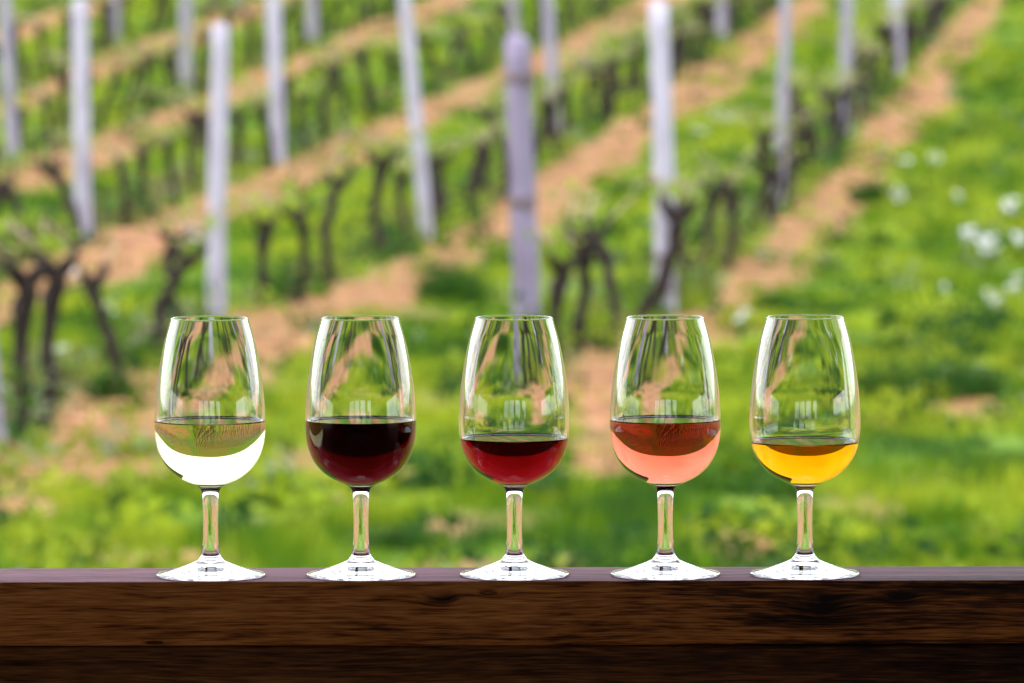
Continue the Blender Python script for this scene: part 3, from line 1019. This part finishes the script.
# one continuous outer curve, then cut into bowl, stem and foot so that their normals agree
outer = smooth_curve(resample(catmull(OUT + STEM[1:] + FOOT[1:], 30), .4), 40)
inner_full = smooth_curve(resample(catmull(INN, 30), .4), 40)
a = np.linspace(0, math.pi, 11)
RI = INN[0][0]
rim = np.stack([(23 + RI) / 2 - (23 - RI) / 2 * np.cos(a), 154.6 + .6 * np.sin(a)], 1)         # from the inner lip over to the outer one
a = np.linspace(math.radians(65), -math.pi / 2, 12)
edge = np.stack([31.45 + .95 * np.cos(a), .95 + .95 * np.sin(a)], 1)
under = np.stack([np.linspace(31.45, 0, 40), 0 + 1.1 * (1 - (np.linspace(31.45, 0, 40) / 31.45) ** 2) * 1.0], 1)
under[:, 1] = 2.6 * np.clip(1 - under[:, 0] / 31.45, 0, 1) ** 1.1

SEG = 192
def lathe(name, curve, m, parent, flip=False, closed_axis=False, wob=0.0, seed=0, normals=None):
    """revolve a curve (radius mm, height mm); the analytic normals keep the refraction clean.
    The outward normal is to the left of the direction of travel unless flip."""
    c = np.asarray(curve) * mm
    n = len(c)
    t = np.gradient(c, axis=0)
    t /= np.maximum(np.linalg.norm(t, axis=1)[:, None], 1e-12)
    nr, nz_ = -t[:, 1], t[:, 0]                # left normal of the curve
    if normals is not None: nr, nz_ = normals
    if flip: nr, nz_ = -nr, -nz_
    th = np.arange(SEG) * 2 * math.pi / SEG
    g = np.random.default_rng(seed)
    zz = c[:, 1][:, None]
    dr = wob * (np.sin(2 * th[None] + seed + zz * 30) + .6 * np.sin(3 * th[None] + seed * 2 - zz * 55) + .35 * np.sin(5 * th[None] + seed * 3 + zz * 90))
    rad = c[:, 0][:, None] + dr * np.clip(c[:, 0][:, None] / .03, 0, 1)
    X = rad * np.cos(th); Yv = rad * np.sin(th); Zv = np.repeat(c[:, 1][:, None], SEG, 1)
    v = np.stack([X.ravel(), Yv.ravel(), Zv.ravel()], 1)
    NR = np.repeat(nr[:, None], SEG, 1)
    N = np.stack([(NR * np.cos(th)).ravel(), (NR * np.sin(th)).ravel(), np.repeat(nz_[:, None], SEG, 1).ravel()], 1)
    i, j = np.meshgrid(np.arange(n - 1), np.arange(SEG), indexing='ij')
    a0 = (i * SEG + j).ravel(); a1 = (i * SEG + (j + 1) % SEG).ravel()
    # winding whose normal matches the left normal
    f = np.stack([a0, a0 + SEG, a1 + SEG, a1], 1)
    faces = [f]
    if closed_axis:                            # last ring sits on the axis: merge into a point
        v = v[:-(SEG - 1)]; N = N[:-(SEG - 1)]
        tip = (n - 1) * SEG
        N[tip] = (0, 0, 1 if nz_[-1] > 0 else -1)
        k = f[:, 1] >= tip
        f2 = f[~k]; fr = f[k]
        tri = np.stack([fr[:, 0], np.full(len(fr), tip), fr[:, 3]], 1)
        faces = [f2, tri]
    if flip: faces = [q[:, ::-1].copy() for q in faces]
    me = mesh_np(name, v, faces, True)
    # check the winding against the wanted normal and fix if needed
    p = me.polygons[0]
    want = Vector(N[p.vertices[0]])
    if p.normal.dot(want) < 0:
        me.flip_normals()
    if wob == 0:
        me.normals_split_custom_set_from_vertices([tuple(x) for x in N])
    return link(name, me, m, parent)

GLASS = m_glass('clear tasting glass', 1.5)

def cut_at(curve, z):
    """split a curve that falls in z into the part above and the part below"""
    i = int(np.argmax(curve[:, 1] <= z))
    p, q_ = curve[i - 1], curve[i]
    t = (p[1] - z) / (p[1] - q_[1])
    m_ = p + (q_ - p) * t
    return np.vstack([curve[:i], m_]), np.vstack([m_, curve[i:]])

def curve_normals(c):
    t = np.gradient(c, axis=0); t /= np.maximum(np.linalg.norm(t, axis=1)[:, None], 1e-12)
    return -t[:, 1], t[:, 0]

def tasting_glass(px, py, level, T, label, wlabel, seed, sc=1.0):
    x = (px - W / 2) / PXM
    root = empty('wine_glass', (x, 0, 0), rnd.uniform(0, 6))
    root.scale = (1.028 * sc, 1.028 * sc, 1.008 * sc)
    WOB = 0.00007
    body = outer
    bowl_out, rest = cut_at(body, 51.0)
    stem, foot = cut_at(rest, 11.6)
    up, low = cut_at(inner_full, level)
    # bowl: inner wall above the wine (upwards), rim, outer wall (downwards)
    bc = np.vstack([up[::-1][:-1], rim[1:-1] if False else np.empty((0, 2)), ])
    top_z = up[0, 1]
    rimc = rim.copy(); rimc[:, 1] += top_z - rim[0, 1]
    bc = np.vstack([up[::-1], rimc[1:-1], bowl_out])
    lathe('bowl', bc, GLASS, root, flip=False, wob=WOB, seed=seed)
    lathe('stem', stem, GLASS, root)
    fc = np.vstack([foot[:-3], edge, under[1:]])
    lathe('foot', fc, GLASS, root, closed_axis=True)
    # wine: its side is the glass-to-wine face, its top the wine-to-air face with a small meniscus
    me_side = low
    men = np.linspace(0, 1, 14)
    r0 = low[0, 0]
    topc = np.stack([r0 * (1 - men) ** 1.0, level + 0 * men], 1)
    rr = np.concatenate([np.linspace(r0, r0 - 2.2, 12), np.linspace(r0 - 2.2, 0, 14)[1:]])
    topc = np.stack([rr, level - .9 + .9 * np.exp(-(r0 - rr) / .55)], 1)
    mside = m_wine('wine against glass', T, ior=1.335 / 1.5)
    mtop = m_wine('wine surface', T, ior=1.335)
    # build as one closed mesh with two material slots
    side_l = lathe('wine', me_side, mside, root, closed_axis=True, wob=WOB, seed=seed)
    top_l = lathe('wine_top', topc, mtop, root, closed_axis=True, wob=0, flip=True)
    join_wine(side_l, top_l, mtop)
    side_l['label'] = wlabel
    tag(root, label, 'wine glass', 'wine tasting glasses lined up on the railing')
    return root

def join_wine(a, b, mtop):
    va = np.empty(len(a.data.vertices) * 3, np.float32); a.data.vertices.foreach_get('co', va); va = va.reshape(-1, 3)
    vb = np.empty(len(b.data.vertices) * 3, np.float32); b.data.vertices.foreach_get('co', vb); vb = vb.reshape(-1, 3)
    # top ring 0 of both curves coincides: reuse the side's ring
    vb_new = vb[SEG:]
    off = len(va) - SEG
    faces = [tuple(p.vertices) for p in a.data.polygons]
    na = len(faces)
    for p in b.data.polygons:
        faces.append(tuple((i if i < SEG else i + off) for i in p.vertices))
    me = bpy.data.meshes.new('wine')
    me.from_pydata([tuple(v) for v in np.vstack([va, vb_new])], [], faces)
    me.materials.append(a.data.materials[0]); me.materials.append(mtop)
    mi = [0] * na + [1] * (len(faces) - na)
    me.polygons.foreach_set('material_index', mi)
    me.polygons.foreach_set('use_smooth', [True] * len(faces))
    # the arris between side and surface stays sharp
    me.update(calc_edges=True)
    for e in me.edges:
        if e.vertices[0] < SEG and e.vertices[1] < SEG:
            e.use_edge_sharp = True
    me.update()
    a.data = me
    bpy.data.objects.remove(b, do_unlink=True)

LV = lambda y: (575.6 - y) / 1.66
tasting_glass(209, 580, LV(420), (.70, .62, .32), 'tasting glass of clear white wine, leftmost on the railing', 'pale clear white wine', 1)
tasting_glass(360, 579, LV(420), (.010, .00005, .00005), 'tasting glass of almost black red wine, second from left', 'almost black red wine', 2)
tasting_glass(514, 579, LV(438), (.045, .0002, .0003), 'less filled tasting glass of ruby red wine, the middle one', 'ruby red wine', 3)
tasting_glass(665.5, 579, LV(420), (.45, .075, .036), 'tasting glass of pink rose wine, fourth from left', 'salmon pink rose wine', 4)
tasting_glass(805.5, 578, LV(442), (.50, .135, .0002), 'less filled tasting glass of amber wine, rightmost on the railing', 'amber dessert wine', 5)
